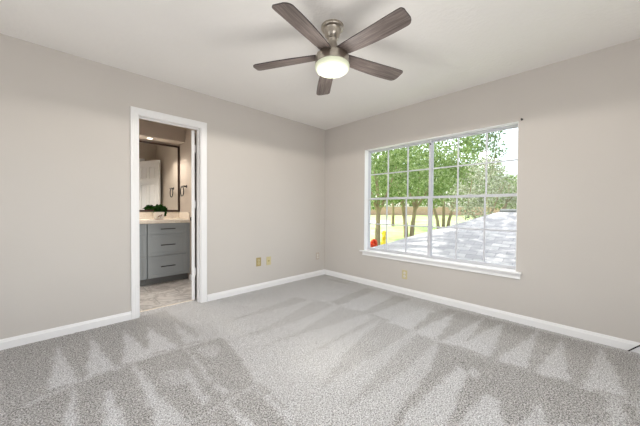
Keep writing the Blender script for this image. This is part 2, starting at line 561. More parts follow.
struct(MB().box(XR - T, T, YR - T, T, H, H + 0.1).build('ceiling', M['ceiling']))
w = MB()
w.box(XR - T, OP0 - 0.015, 0, T, -0.05, H)
w.box(OP1 + 0.015, T, 0, T, -0.05, H)
w.box(OP0 - 0.015, OP1 + 0.015, 0, T, OPZ + 0.015, H)
struct(w.build('wall_left', M['wall']))
w = MB()
w.box(0, 0.16, WY1, 0, -0.05, H)
w.box(0, 0.16, YR - T, WY0, -0.05, H)
w.box(0, 0.16, WY0, WY1, -0.05, WZ0)
w.box(0, 0.16, WY0, WY1, WZ1, H)
struct(w.build('wall_right', M['wall']))
# rear walls (behind the camera), each with an opening for an added window
w = MB()
w.box(XR - T, -3.7, YR - T, YR, -0.05, H)
w.box(-1.3, 0, YR - T, YR, -0.05, H)
w.box(-3.7, -1.3, YR - T, YR, -0.05, 0.5)
w.box(-3.7, -1.3, YR - T, YR, 2.0, H)
struct(w.build('wall_rear', M['wall']))
w = MB()
w.box(XR - T, XR, -0.8, 0, -0.05, H)
w.box(XR - T, XR, YR, -3.2, -0.05, H)
w.box(XR - T, XR, -3.2, -0.8, -0.05, 0.5)
w.box(XR - T, XR, -3.2, -0.8, 2.0, H)
struct(w.build('wall_side', M['wall']))

def skirting(name, segs):
    b = MB()
    for (xa, ya, xb, yb, nx, ny) in segs:
        d = Vector((xb - xa, yb - ya, 0)); L = d.length; d.normalize()
        nv = Vector((nx, ny, 0))
        mat = Matrix(((d.x, nv.x, 0, xa), (d.y, nv.y, 0, ya), (0, 0, 1, 0), (0, 0, 0, 1)))
        # stepped and rounded profile, swept along the wall
        prof = [(0, -0.01), (0.014, -0.01), (0.014, 0.055), (0.0125, 0.060), (0.009, 0.063), (0.0085, 0.068), (0.006, 0.075), (0.003, 0.079), (0, 0.08)]
        pts = [(0, q[0], q[1]) for q in prof] + [(L, q[0], q[1]) for q in prof]
        n = len(prof)
        fs = [list(range(n))[::-1], list(range(n, 2 * n))] + [(k, (k + 1) % n, n + (k + 1) % n, n + k) for k in range(n)]
        t = bmesh.new()
        vs = [t.verts.new(mat @ Vector(q)) for q in pts]
        for f in fs:
            t.faces.new([vs[i] for i in f])
        b._merge(t)
    return struct(b.build(name, M['trim']))

CAS = 0.07
skirting('baseboard_left', [(XR, 0, OP0 - CAS, 0, 0, -1), (OP1 + CAS + 0.006, 0, 0, 0, 0, -1)])
skirting('baseboard_right', [(0, YR, 0, -0.0, -1, 0)])
skirting('baseboard_rear', [(XR, YR, 0, YR, 0, 1)])
skirting('baseboard_side', [(XR, YR, XR, 0, 1, 0)])

# door jamb and casing
j = MB()
j.box(OP0 - 0.015, OP0, 0.0, T, -0.01, OPZ)
j.box(OP1, OP1 + 0.015, 0.0, T, -0.01, OPZ)
j.box(OP0 - 0.015, OP1 + 0.015, 0.0, T, OPZ, OPZ + 0.015)
j.box(OP0, OP0 + 0.011, 0.045, 0.08, -0.005, OPZ, 0.002)      # stops
j.box(OP1 - 0.011, OP1, 0.045, 0.08, -0.005, OPZ, 0.002)
j.box(OP0 + 0.011, OP1 - 0.011, 0.0453, 0.0797, OPZ - 0.011, OPZ, 0.002)
struct(j.build('trim_1', M['trim']))
k = MB()
g = 0.006
cas_prof = [(0, 0), (0.012, 0), (0.0125, 0.004), (0.0125, 0.018), (0.0145, 0.022), (0.0145, 0.036), (0.0165, 0.042), (0.018, 0.046), (0.018, CAS - g - 0.003), (0.015, CAS - g), (0, CAS - g)]
for side in (-1, 1):
    yb = 0 if side < 0 else T
    b_ = bmesh.new()
    n = len(cas_prof)
    rings = []
    for (cx, cz, ox, oz) in ((OP0 - g, -0.005, -1, 0), (OP0 - g, OPZ + g, -1, 1), (OP1 + g, OPZ + g, 1, 1), (OP1 + g, -0.005, 1, 0)):
        rings.append([b_.verts.new((cx + ox * w_, yb + side * d_, cz + oz * w_)) for d_, w_ in cas_prof])
    for r0, r1 in zip(rings, rings[1:]):
        for q in range(n):
            b_.faces.new((r0[q], r0[(q + 1) % n], r1[(q + 1) % n], r1[q]))
    b_.faces.new(rings[0]); b_.faces.new(rings[-1])
    k._merge(b_)
struct(k.build('trim_2', M['trim']))
struct(MB().box(OP0, OP1, 0.148, 0.176, -0.01, 0.006, 0.003).build('trim_3', M['stone']))

# ------------------------------------------------------------------ window
FX = 0.085                                       # room-side plane of the window frame
win = bpy.data.objects.new('window_1', None)
win.location = (FX, (WY0 + WY1) / 2, WZ0)
C.objects.link(win)
struct(win)
def wpart(b, name, mat, parent=win, smooth=False):
    o = b.build(name, mat, parent, smooth)
    o.matrix_parent_inverse = Matrix.Translation(-Vector(win.location)) if parent is win else Matrix()
    return o
MUL = -1.756
f = MB()
f.box(FX, 0.15, WY1 - 0.005, WY1 - 0.0005, WZ0 + 0.001, WZ1 - 0.001, 0.001)
f.box(FX, 0.15, WY0 + 0.0005, WY0 + 0.005, WZ0 + 0.001, WZ1 - 0.001, 0.001)
f.box(FX + 0.002, 0.149, WY0 + 0.005, WY1 - 0.005, WZ1 - 0.016, WZ1 - 0.0005, 0.001)
f.box(FX + 0.002, 0.149, WY0 + 0.005, WY1 - 0.005, WZ0 + 0.0005, WZ0 + 0.03, 0.001)
f.box(FX - 0.004, 0.148, MUL - 0.013, MUL + 0.013, WZ0 + 0.002, WZ1 - 0.002, 0.002)
wpart(f, 'frame', M['window_white'])
def sash(y0, y1, z0, z1, x, botw, st, topw):
    b = MB()
    b.box(x, x + 0.028, y0, y0 + st, z0, z1, 0.002)
    b.box(x, x + 0.028, y1 - st, y1, z0, z1, 0.002)
    b.box(x + 0.0004, x + 0.0276, y0 + st, y1 - st, z0, z0 + botw, 0.002)
    b.box(x + 0.0004, x + 0.0276, y0 + st, y1 - st, z1 - topw, z1, 0.002)
    o = wpart(b, 'sash', M['window_white'])
    gy0, gy1, gz0, gz1 = y0 + st, y1 - st, z0 + botw, z1 - topw
    gr = MB()
    for t_ in (1, 2):
        yy = gy0 + (gy1 - gy0) * t_ / 3
        gr.box(x + 0.006, x + 0.022, yy - 0.008, yy + 0.008, gz0, gz1, 0.002)
    zz = (gz0 + gz1) / 2 + (0.008 if z0 > 1 else 0)
    gr.box(x + 0.0075, x + 0.0205, gy0, gy1, zz - 0.008, zz + 0.008, 0.002)
    go = gr.build('muntin_grid', M['window_white'], o)
    gb = MB().box(x + 0.012, x + 0.016, gy0 - 0.004, gy1 + 0.004, gz0 - 0.004, gz1 + 0.004)
    gb.build('pane', M['glass'], o)
    return o
for (a, bb) in ((WY0 + 0.005, MUL - 0.013), (MUL + 0.013, WY1 - 0.005)):
    sash(a, bb, WZ0 + 0.028, 1.268, FX + 0.006, 0.022, 0.013, 0.022)
    sash(a, bb, 1.246, WZ1 - 0.016, FX + 0.036, 0.03, 0.007, 0.010)
    l = MB().box(FX - 0.004, FX + 0.012, (a + bb) / 2 - 0.03, (a + bb) / 2 + 0.03, 1.267, 1.280, 0.003)
    wpart(l, 'sash_lock', M['window_white'])
# white liners of the window reveal
s = MB()
s.box(-0.0005, FX, WY1 - 0.004, WY1 - 0.0003, WZ0 + 0.016, WZ1 - 0.0003, 0.0)
s.box(-0.0005, FX, WY0 + 0.0003, WY0 + 0.004, WZ0 + 0.016, WZ1 - 0.0003, 0.0)
s.box(-0.0005, FX, WY0 + 0.004, WY1 - 0.004, WZ1 - 0.004, WZ1 - 0.0003, 0.0)
struct(s.build('trim_8', M['trim']))
# stool and apron
s = MB()
s.box(-0.004, FX, WY0 + 0.001, WY1 - 0.001, WZ0 + 0.001, WZ0 + 0.0155, 0.0)
s.box(-0.045, 0.0, WY0 - 0.045, WY1 + 0.055, WZ0 - 0.004, WZ0 + 0.016, 0.006)
struct(s.build('trim_4', M['trim']))
s = MB()
s.box(-0.014, 0.0, WY0 - 0.035, WY1 + 0.02, WZ0 - 0.0545, WZ0 - 0.0045, 0.003)
s.box(-0.02, -0.0005, WY0 - 0.036, WY1 + 0.021, WZ0 - 0.055, WZ0 - 0.042, 0.003)
struct(s.build('trim_5', M['trim']))

def added_window(name, axis):  # unseen windows, made up to go with the fill lights
    b = MB()
    a0, a1, z0, z1 = (-3.7, -1.3, 0.5, 2.0) if axis == 'x' else (-3.2, -0.8, 0.5, 2.0)
    def bx(p, q, zz0, zz1):
        if axis == 'x':
            b.box(p, q, YR - T + 0.01, YR - 0.04, zz0, zz1, 0.003)
        else:
            b.box(XR - T + 0.01, XR - 0.04, p, q, zz0, zz1, 0.003)
    mid = (a0 + a1) / 2
    bx(a0, a0 + 0.04, z0, z1); bx(a1 - 0.04, a1, z0, z1); bx(mid - 0.03, mid + 0.03, z0, z1)
    bx(a0, a1, z0, z0 + 0.04); bx(a0, a1, z1 - 0.04, z1); bx(a0, a1, 1.23, 1.27)
    o = struct(b.build(name, M['window_white']))
    gb = MB()
    if axis == 'x':
        gb.box(a0, a1, YR - 0.09, YR - 0.085, z0, z1)
    else:
        gb.box(XR - 0.09, XR - 0.085, a0, a1, z0, z1)
    gb.build('pane', M['glass'], o)
added_window('added_window_rear', 'x')
added_window('added_window_side', 'y')

# ------------------------------------------------------------------ bathroom beyond the door
BX0, BX1, BY1 = -3.5, -1.78, 1.68
struct(MB().box(BX0, BX1, 0.16, BY1, -0.08, -0.002).build('floor_bathroom', M['tile']))
struct(MB().box(BX0 - 0.1, BX1 + 0.1, T, BY1 + 0.1, H, H + 0.1).build('ceiling_bathroom', M['bath_wall']))
struct(MB().box(BX1, BX1 + 0.1, T, BY1 + 0.1, -0.05, H).build('wall_bathroom_right', M['bath_wall']))
struct(MB().box(BX0 - 0.1, BX0, T, BY1 + 0.1, -0.05, H).build('wall_bathroom_left', M['bath_wall']))
struct(MB().box(BX0, BX1, BY1, BY1 + 0.1, -0.05, H).build('wall_bathroom_back', M['bath_wall']))
w = MB()                                        # bathroom side of the shared wall is painted like the bathroom
w.box(BX0, OP0 - CAS - 0.002, T, T + 0.004, 0, H)
w.box(OP1 + CAS + 0.002, BX1, T, T + 0.004, 0, H)
w.box(OP0 - CAS - 0.002, OP1 + CAS + 0.002, T, T + 0.004, OPZ + CAS + 0.002, H)
struct(w.build('wall_bathroom_front', M['bath_wall']))
struct(MB().box(BX0, BX1, 1.41, BY1, 2.165, H).build('trim_6', M['bath_wall']))     # soffit over the vanity
skirting('baseboard_bathroom', [(BX1, 0.2, BX1, 1.19, -1, 0)])

# open six-panel door
door = bpy.data.objects.new('door_1', None)
C.objects.link(door)
struct(door)
LW, LT, LH = 0.594, 0.035, 2.018
lf = MB()
lf.box(0.002, LW - 0.002, -LT + 0.012, -0.012, 0.002, LH - 0.002)
st, mid = 0.095, 0.075
c1 = (LW - 2 * st - mid) / 2
rails = [(0, 0.2), (0.86, 1.0), (1.56, 1.66), (1.9, LH)]
for (a, bb) in ((0, st), (LW - st, LW)):
    lf.box(a, bb, -LT, 0, 0, LH, 0.0015)
for (z0, z1) in rails:
    lf.box(st + 0.0003, LW - st - 0.0003, -LT + 0.0003, -0.0003, z0, z1, 0.0015)
for (z0, z1) in ((0.2, 0.86), (1.0, 1.56), (1.66, 1.9)):
    lf.box(st + c1, st + c1 + mid, -LT + 0.0003, -0.0003, z0 + 0.0003, z1 - 0.0003, 0.0015)
for x0 in (st, st + c1 + mid):
    for (z0, z1) in ((0.2, 0.86), (1.0, 1.56), (1.66, 1.9)):
        lf.box(x0 + 0.022, x0 + c1 - 0.022, -LT + 0.002, -0.002, z0 + 0.022, z1 - 0.022, 0.006)
lf.build('leaf', M['trim'], door).location.y = LT
for hz in (0.34, 1.14, 1.80):
    hb = MB()
    hb.tube([(-0.004, -0.004, hz - 0.045), (-0.004, -0.004, hz + 0.045)], 0.0068, 12)
    hb.box(-0.0025, 0.0, 0.0, 0.03, hz - 0.044, hz + 0.044)
    hb.box(-0.012, 0.006, -0.011, -0.004, hz - 0.044, hz + 0.044)
    hb.build('hinge', M['trim'], door, True)
kb = MB()
kb.lathe([(0, 0), (0.03, 0), (0.03, 0.006), (0.012, 0.012), (0.011, 0.03), (0.024, 0.042), (0.028, 0.055), (0.02, 0.066), (0, 0.069)], 24,
         mat=Matrix.Translation((LW - 0.06, 0, 0.95)) @ Matrix.Rotation(R(-90), 4, 'X'))
kb.lathe([(0, 0), (0.03, 0), (0.03, 0.006), (0.012, 0.012), (0.011, 0.03), (0.024, 0.042), (0.028, 0.055), (0.02, 0.066), (0, 0.069)], 24,
         mat=Matrix.Translation((LW - 0.06, -LT, 0.95)) @ Matrix.Rotation(R(90), 4, 'X'))
kb.build('door_knob', M['black'], door, True).location.y = LT
# closed, the leaf runs from the hinge towards -x; it stands open 114 degrees into the bathroom
door.location = (-2.073, 0.131, 0.012)
door.rotation_euler = (0, 0, R(180 - 114))

# vanity: two drawer units, worktop, mirror
CY, CZ0, CZ1 = 1.20, 0.10, 0.885
def shaker_front(x0, x1, z0, z1, y):
    """drawer front with a raised frame round a flat panel"""
    b = MB()
    fr = 0.045 if z1 - z0 > 0.2 else 0.03
    b.box(x0 + 0.001, x1 - 0.001, y - 0.012, y - 0.0005, z0 + 0.001, z1 - 0.001)
    b.box(x0, x0 + fr, y - 0.02, y - 0.01, z0, z1, 0.0015)
    b.box(x1 - fr, x1, y - 0.02, y - 0.01, z0, z1, 0.0015)
    b.box(x0 + fr + 0.0003, x1 - fr - 0.0003, y - 0.0197, y - 0.0103, z0, z0 + fr, 0.0012)
    b.box(x0 + fr + 0.0003, x1 - fr - 0.0003, y - 0.0197, y - 0.0103, z1 - fr, z1, 0.0012)
    return b
def bar_handle(cx, cz, y, L=0.19):
    b = MB()
    b.tube([(cx - L / 2, y - 0.032, cz), (cx + L / 2, y - 0.032, cz)], 0.0062, 12)
    for s_ in (-1, 1):
        b.tube([(cx + s_ * L * 0.38, y - 0.032, cz), (cx + s_ * L * 0.38, y, cz)], 0.005, 10)
    return b
UW = 0.565
def vanity_unit(label, x, filler):
    vu = thing('vanity_cabinet', label, 'cabinet', (x, CY, 0), 0, 'grey vanity drawer cabinets')
    MB().box(-UW / 2, UW / 2, 0.0, 0.44, CZ0, CZ1).build('carcass', M['cabinet'], vu)
    MB().box(-UW / 2, UW / 2, 0.07, 0.09, -0.002, CZ0).build('toe_kick', M['toe'], vu)
    xr = UW / 2 - (0.04 if filler else 0.005)
    for (z0, z1) in ((0.107, 0.412), (0.420, 0.722), (0.730, 0.878)):
        d = shaker_front(-UW / 2 + 0.005, xr, z0, z1, 0.0).build('drawer', M['cabinet'], vu)
        bar_handle(-0.025, (z0 + z1) / 2, -0.012).build('handle', M['black'], d, True)
    if filler:
        MB().box(UW / 2 - 0.036, UW / 2, -0.018, 0, 0.107, 0.878, 0.0015).build('filler_strip', M['cabinet'], vu)
vanity_unit('grey bathroom drawer cabinet with three bar handles in view, right of its twin', -2.348 + UW / 2, True)
vanity_unit('grey bathroom drawer cabinet mostly hidden by the left side of the doorway', -2.352 - UW / 2, False)

tp = MB().box(BX0 + 0.35, BX1 - 0.001, CY - 0.035, BY1 - 0.001, 0.885, 0.935, 0.004)
tp = tp.build('countertop', M['stone'])
tag(tp, 'cream stone countertop with splash on the grey bathroom vanity', 'countertop')
sp = MB().box(BX0 + 0.35, BX1 - 0.015, BY1 - 0.015, BY1 - 0.001, 0.935, 1.04, 0.002)
sp.box(BX1 - 0.015, BX1 - 0.001, CY - 0.01, BY1 - 0.001, 0.935, 1.04, 0.002)
sp.build('backsplash', M['stone'], tp)

mr = thing('wall_mirror', 'large dark-framed mirror on the bathroom wall above the vanity', 'mirror', (-2.47, BY1, 1.05))
mw, mh = 1.37, 1.09
MB().box(-mw / 2 + 0.02, mw / 2 - 0.02, -0.012, -0.008, 0.02, mh - 0.02).build('mirror_glass', M['silver'], mr)
fr = MB()
fb = 0.028
fr.box(-mw / 2, -mw / 2 + fb, -0.024, -0.001, 0, mh, 0.003)
fr.box(mw / 2 - fb, mw / 2, -0.024, -0.001, 0, mh, 0.003)
fr.box(-mw / 2 + fb, mw / 2 - fb, -0.0235, -0.0015, 0, fb, 0.003)
fr.box(-mw / 2 + fb, mw / 2 - fb, -0.0235, -0.0015, mh - fb, mh, 0.003)
fr.build('frame', M['bronze'], mr)

# recessed light in the soffit
dl = thing('recessed_light', 'small lit recessed light in the soffit above the bathroom mirror', 'ceiling light', (-2.24, 1.53, 2.165))
MB().lathe([(0.036, 0.0), (0.05, 0.0), (0.05, -0.004), (0.04, -0.006), (0.036, -0.003), (0.036, 0.0)], 32).build('trim_ring', M['white_plastic'], dl, True)
MB().lathe([(0, -0.001), (0.036, -0.001), (0.036, -0.002), (0, -0.002)], 32).build('lens', M['downlight'], dl, True)
l = bpy.data.lights.new('recessed_light_bulb', 'SPOT')
l.energy = 40; l.spot_size = R(140); l.spot_blend = 0.6; l.color = (1.0, 0.92, 0.82); l.shadow_soft_size = 0.03
o = bpy.data.objects.new('recessed_light_bulb', l)
o.location = (-2.24, 1.53, 2.155)
C.objects.link(o)

# unseen fill light, added to brighten the cabinets and the tile floor
l = bpy.data.lights.new('bathroom_fill_light', 'SPOT')
l.energy = 78; l.spot_size = R(115); l.spot_blend = 0.8; l.color = (1.0, 0.96, 0.9); l.shadow_soft_size = 0.06
o = bpy.data.objects.new('bathroom_fill_light', l)
o.location = (-3.0, 0.8, 2.43)
C.objects.link(o)

# towel ring on the bathroom side wall
tr_ = thing('towel_ring', 'black towel ring on the bathroom wall right of the mirror', 'towel ring', (BX1, 1.33, 1.453))
b = MB()
b.lathe([(0, 0), (0.024, 0), (0.024, 0.006), (0.012, 0.010), (0.009, 0.05), (0.0, 0.052)], 24, mat=Matrix.Rotation(R(-90), 4, 'Y'))
b.tube([(-0.052, -0.035, 0), (-0.052, 0.085, 0)], 0.009, 10)
b.build('post', M['black'], tr_, True)
MB().tube([(-0.052, 0.055 + 0.076 * math.cos(a), -0.078 + 0.076 * math.sin(a)) for a in [2 * math.pi * q / 40 for q in range(40)]], 0.008, 8, True).build('ring', M['black'], tr_, True)

# potted plant on the worktop
pp = thing('potted_plant', 'small bushy green plant in a square white pot on the bathroom countertop', 'plant', (-2.155, 1.40, 0.935))
b = MB()
def taper(b, w0, w1, z0, z1):
    b.poly([(-w0, -w0, z0), (w0, -w0, z0), (w0, w0, z0), (-w0, w0, z0), (-w1, -w1, z1), (w1, -w1, z1), (w1, w1, z1), (-w1, w1, z1)],
           [(0, 3, 2, 1), (0, 1, 5, 4), (1, 2, 6, 5), (2, 3, 7, 6), (3, 0, 4, 7), (4, 5, 6, 7)])
taper(b, 0.052, 0.06, 0.008, 0.105)
b.box(-0.062, 0.062, -0.062, 0.062, 0.1, 0.112, 0.003)
b.build('pot', M['ceramic'], pp)
b = MB()
b.box(-0.05, 0.05, -0.05, 0.05, 0.0, 0.008)
for (x0, z0, x1, z1) in ((-0.03, 0.03, 0.03, 0.075), (-0.03, 0.03, -0.005, 0.06), (0.03, 0.075, 0.005, 0.03)):
    b.tube([(x0, -0.0575 - z0 * 0.03, z0), (x1, -0.0575 - z1 * 0.03, z1)], 0.0035, 6)
b.build('print', M['terra'], pp)
MB().box(-0.055, 0.055, -0.055, 0.055, 0.108, 0.114).build('soil', M['soil'], pp)

def leaves(name, blobs, n, size, mat, seed, parent=None, aspect=0.55, shell=0.45, flat=0.0):
    """many small folded leaves spread through the given ellipsoids (cx,cy,cz,rx,ry,rz)"""
    rng = np.random.RandomState(seed)
    vol = np.array([q[3] * q[4] * q[5] for q in blobs]) ** (2 / 3.)
    idx = rng.choice(len(blobs), n, p=vol / vol.sum())
    Bm = np.array(blobs)[idx]
    d = rng.normal(size=(n, 3)); d /= np.linalg.norm(d, axis=1)[:, None]
    rad = rng.uniform(shell, 1.0, n) ** 0.6
    cpos = Bm[:, :3] + d * Bm[:, 3:] * rad[:, None]
    t = rng.normal(size=(n, 3)) + d * 0.8; t[:, 2] -= 0.3; t /= np.linalg.norm(t, axis=1)[:, None]
    nn = rng.normal(size=(n, 3)) + np.array([0, 0, 0.9]); s_ = np.cross(t, nn); s_ /= np.linalg.norm(s_, axis=1)[:, None]
    nn = np.cross(s_, t)
    L = size * rng.uniform(0.6, 1.3, n)[:, None]
    W = L * aspect * 0.5
    base = cpos - t * L * 0.5
    tip = cpos + t * L * 0.5 - nn * L * 0.1
    lft = cpos + s_ * W + nn * L * 0.08
    rgt = cpos - s_ * W + nn * L * 0.08
    V = np.stack([base, lft, tip, rgt], 1).reshape(-1, 3)
    F = []
    for i in range(n):
        F.append((4 * i, 4 * i + 1, 4 * i + 2))
        F.append((4 * i, 4 * i + 2, 4 * i + 3))
    me = bpy.data.meshes.new(name)
    me.from_pydata(V.tolist(), [], F)
    me.materials.append(mat)
    o = bpy.data.objects.new(name, me)
    C.objects.link(o)
    if parent:
        o.parent = parent
    return o

leaves('foliage', [(-0.03, -0.01, 0.15, 0.055, 0.06, 0.05), (0.05, 0.0, 0.15, 0.07, 0.06, 0.05), (0.01, -0.02, 0.175, 0.07, 0.06, 0.05), (0.075, -0.03, 0.085, 0.02, 0.02, 0.03)],
       420, 0.042, M['leaf_house'], 3, pp, 0.75, 0.2)
b = MB()
for a in range(7):
    an = a * 0.9
    b.tube([(0.01 * math.cos(an), 0.01 * math.sin(an), 0.11), (0.05 * math.cos(an), 0.045 * math.sin(an), 0.165)], 0.0022, 6)
b.build('stem', M['leaf_house'], pp)

# ------------------------------------------------------------------ ceiling fan
FXY = (-1.784, -1.838)
fan = thing('ceiling_fan', 'five-blade ceiling fan with grey wood blades and a lit frosted glass bowl', 'ceiling fan', (FXY[0], FXY[1], H))
MB().lathe([(0, 0), (0.083, 0), (0.083, -0.012), (0.080, -0.018), (0.076, -0.021), (0.064, -0.0225), (0.061, -0.026), (0.058, -0.050), (0.052, -0.070), (0.044, -0.078), (0.041, -0.082), (0, -0.082)], 56).build('canopy', M['nickel'], fan, True)
MB().lathe([(0, -0.080), (0.040, -0.080), (0.042, -0.084), (0.042, -0.090), (0.036, -0.092), (0.034, -0.096), (0.034, -0.125), (0, -0.125)], 48).build('neck', M['nickel'], fan, True)
MB().lathe([(0, -0.118), (0.036, -0.118), (0.040, -0.140), (0.050, -0.170), (0.062, -0.192), (0.080, -0.204), (0.110, -0.210), (0.120, -0.216), (0.1235, -0.224), (0.1235, -0.274), (0.120, -0.278), (0, -0.278)], 64).build('motor_housing', M['nickel'], fan, True)
MB().lathe([(0, -0.277), (0.121, -0.277), (0.1265, -0.284), (0.127, -0.294), (0.123, -0.308), (0.113, -0.320), (0.095, -0.328), (0.055, -0.333), (0, -0.334)], 64).build('lamp_shade', M['lamp_glass'], fan, True)
def blade_outline():
    up_, dn_ = [], []
    n = 14
    L0, L1 = 0.085, 0.62
    for i in range(n + 1):
        t = i / n
        x = L0 + (L1 - 0.045 - L0) * t
        up_.append((x, 0.046 + 0.030 * math.sin(math.pi * min(1, t * 0.62 + 0.02)) ** 0.9))
        dn_.append((x, -(0.046 + 0.012 * t)))
    tipc = []
    yu, yd = up_[-1][1], dn_[-1][1]
    # rounded tip, the leading corner rounder than the trailing one
    for q in range(1, 7):
        a = q / 7 * math.pi / 2
        tipc.append((L1 - 0.045 + 0.040 * math.sin(a), yu - 0.055 * (1 - math.cos(a))))
    for q in range(1, 7):
        a = q / 7 * math.pi / 2
        tipc.append((L1 - 0.005 - 0.022 * (1 - math.cos(a)), yd + 0.028 * (1 - math.sin(a)) ))
    return up_ + tipc + dn_[::-1]
for k in range(5):
    ang = R(-21 + 72 * k)
    bl = MB().prism(blade_outline(), -0.0035, 0.0035, 0.0012).build('blade', M['wood'], fan)
    pm = Matrix.Translation((0, 0, -0.205)) @ Matrix.Rotation(ang, 4, 'Z') @ Matrix.Rotation(R(2.6), 4, 'Y') @ Matrix.Rotation(R(-11), 4, 'X')
    bl.matrix_local = pm
    bl.data.materials.append(M['wood_edge'])
    for p_ in bl.data.polygons:
        if abs(p_.normal.z) < 0.5:
            p_.material_index = 1
l = bpy.data.lights.new('fan_lamp_bulb', 'SPOT')          # the lamp's own light, thrown down through the bowl
l.energy = 80; l.color = (1.0, 0.96, 0.88); l.shadow_soft_size = 0.1; l.spot_size = R(179); l.spot_blend = 0.08
o = bpy.data.objects.new('fan_lamp_bulb', l)
o.location = (FXY[0], FXY[1], H - 0.338)
C.objects.link(o)

l = bpy.data.lights.new('fan_lamp_glow', 'POINT')
l.energy = 6; l.color = (1.0, 0.98, 0.94); l.shadow_soft_size = 0.12
o = bpy.data.objects.new('fan_lamp_glow', l)
o.location = (FXY[0], FXY[1], H - 0.5)
C.objects.link(o)

# ------------------------------------------------------------------ wall plates, hooks, cable
def plate(name, label, cat, loc, axis, mat, kind, group=None, w=0.074, h=0.118):
    # local: plate in the xz-plane facing -y
    t = thing(name, label, cat, loc, 0 if axis == 'y' else R(-90), group)
    MB().box(-w / 2, w / 2, -0.006, -0.0003, -h / 2, h / 2, 0.003).build('cover_plate', mat[0], t)
    if kind == 'duplex':
        for dz in (-0.021, 0.021):
            r_ = MB().lathe([(0, 0), (0.0165, 0), (0.0165, 0.002), (0.014, 0.0035), (0, 0.0035)], 24, mat=Matrix.Translation((0, -0.006, dz)) @ Matrix.Rotation(R(90), 4, 'X')).build('receptacle', mat[1], t, True)
            sl = MB()
            for dx in (-0.006, 0.006):
                sl.box(dx - 0.0012, dx + 0.0012, -0.0101, -0.0094, dz + 0.001, dz + 0.009)
            sl.lathe([(0, 0), (0.0022, 0), (0.0022, 0.0006), (0, 0.0006)], 10, mat=Matrix.Translation((0, -0.0095, dz - 0.006)) @ Matrix.Rotation(R(90), 4, 'X'))
            sl.build('slot', M['slot'], r_)
    else:
        MB().lathe([(0, 0), (0.011, 0), (0.011, 0.003), (0.006, 0.004), (0.006, 0.012), (0.0, 0.012)], 20, mat=Matrix.Translation((0, -0.006, 0)) @ Matrix.Rotation(R(90), 4, 'X')).build('jack', mat[1], t, True)
    for dz in ((0,) if kind == 'duplex' else (-0.042, 0.042)):
        sc = MB()
        sc.lathe([(0, 0), (0.0032, 0), (0.003, 0.0012), (0, 0.0015)], 10, mat=Matrix.Translation((0, -0.006, dz)) @ Matrix.Rotation(R(90), 4, 'X'))
        sc.build('screw', M['nickel'], t, True)
    return t
plate('wall_outlet', 'tan wall outlet, the left one of the pair right of the doorway', 'outlet', (-1.283, 0, 0.378), 'y', (M['tan_plastic'], M['almond']), 'duplex')
plate('cable_plate', 'almond jack plate, the right one of the pair right of the doorway', 'wall plate', (-1.122, 0, 0.372), 'y', (M['almond'], M['tan_plastic']), 'jack')
plate('wall_outlet', 'small white wall outlet close to the room corner', 'outlet', (-0.171, 0, 0.326), 'y', (M['bath_wall'], M['white_plastic']), 'duplex', None, 0.07, 0.114)
plate('wall_outlet', 'almond wall outlet under the window', 'outlet', (0, -1.475, 0.255), 'x', (M['almond'], M['ceramic']), 'duplex')

def hook(label, loc):
    t = thing('curtain_hook', label, 'hook', loc)
    MB().lathe([(0, 0), (0.010, 0), (0.010, 0.003), (0.005, 0.006), (0.005, 0.02), (0.0075, 0.022), (0.0075, 0.027), (0, 0.028)], 16,
               mat=Matrix.Rotation(R(-90), 4, 'Y')).build('screw', M['black'], t, True)
    return t
hook('small dark screw hook on the wall at the top right corner of the window', (0, -2.69, 1.985))
hook('small dark screw hook at the top of the middle window post', (FX - 0.004, -1.762, 1.918))

cd = MB().tube([(0.006, -3.62, 0.16), (-0.012, -3.53, 0.115), (-0.020, -3.475, 0.085), (-0.024, -3.43, 0.04), (-0.026, -3.40, 0.006), (-0.03, -3.395, 0.005)], 0.0042, 10).build('cable', M['rubber'], None, True)
tag(cd, 'short black cable running down over the white baseboard at the right edge', 'cable')

# ------------------------------------------------------------------ outside
FWD = Vector((math.cos(YAW), math.sin(YAW), 0))
def ground_z(x, y):
    s = (x - CAM.x) * FWD.x + (y - CAM.y) * FWD.y
    return -1.62 + 0.0455 * min(s, 46)
def at(px, depth, dy=0.0):
    """where a plant stands: bearing px, distance depth"""
    t = (px - 320) / 267.662
    x = CAM.x + depth * (FWD.x + t * FWD.y)
    y = CAM.y + depth * (FWD.y - t * FWD.x)
    return x, y, ground_z(x, y)
gm = bmesh.new()
rows = []
for s in (3.5, 10, 16, 22, 28, 34, 40, 46, 80):
    row = []
    for q in (-60, -30, 0, 15, 30, 60, 90):
        x = CAM.x + s * FWD.x + q * FWD.y
        y = CAM.y + s * FWD.y - q * FWD.x
        row.append((x, y, ground_z(x, y)))
    rows.append(row)
gv = [[gm.verts.new(q) for q in r_] for r_ in rows]
for i in range(len(gv) - 1):
    for j_ in range(6):
        gm.faces.new((gv[i][j_], gv[i][j_ + 1], gv[i + 1][j_ + 1], gv[i + 1][j_]))
bmesh.ops.recalc_face_normals(gm, faces=gm.faces)
me = bpy.data.meshes.new('lawn'); gm.to_mesh(me); gm.free(); me.materials.append(M['grass'])
o = bpy.data.objects.new('lawn', me); C.objects.link(o); struct(o)
def strip(name, mat, p0, p1, d0, d1, h):
    a, b_, c_, d_ = at(p0, d0), at(p1, d0), at(p1, d1), at(p0, d1)
    pts = [(x, y, z - 0.1) for x, y, z in (a, b_, c_, d_)] + [(x, y, z + h) for x, y, z in (a, b_, c_, d_)]
    return MB().poly(pts, [(0, 1, 2, 3), (4, 5, 6, 7), (0, 1, 5, 4), (1, 2, 6, 5), (2, 3, 7, 6), (3, 0, 4, 7)]).build(name, mat)
struct(strip('path', M['concrete'], 300, 389, 27, 31, 0.02))
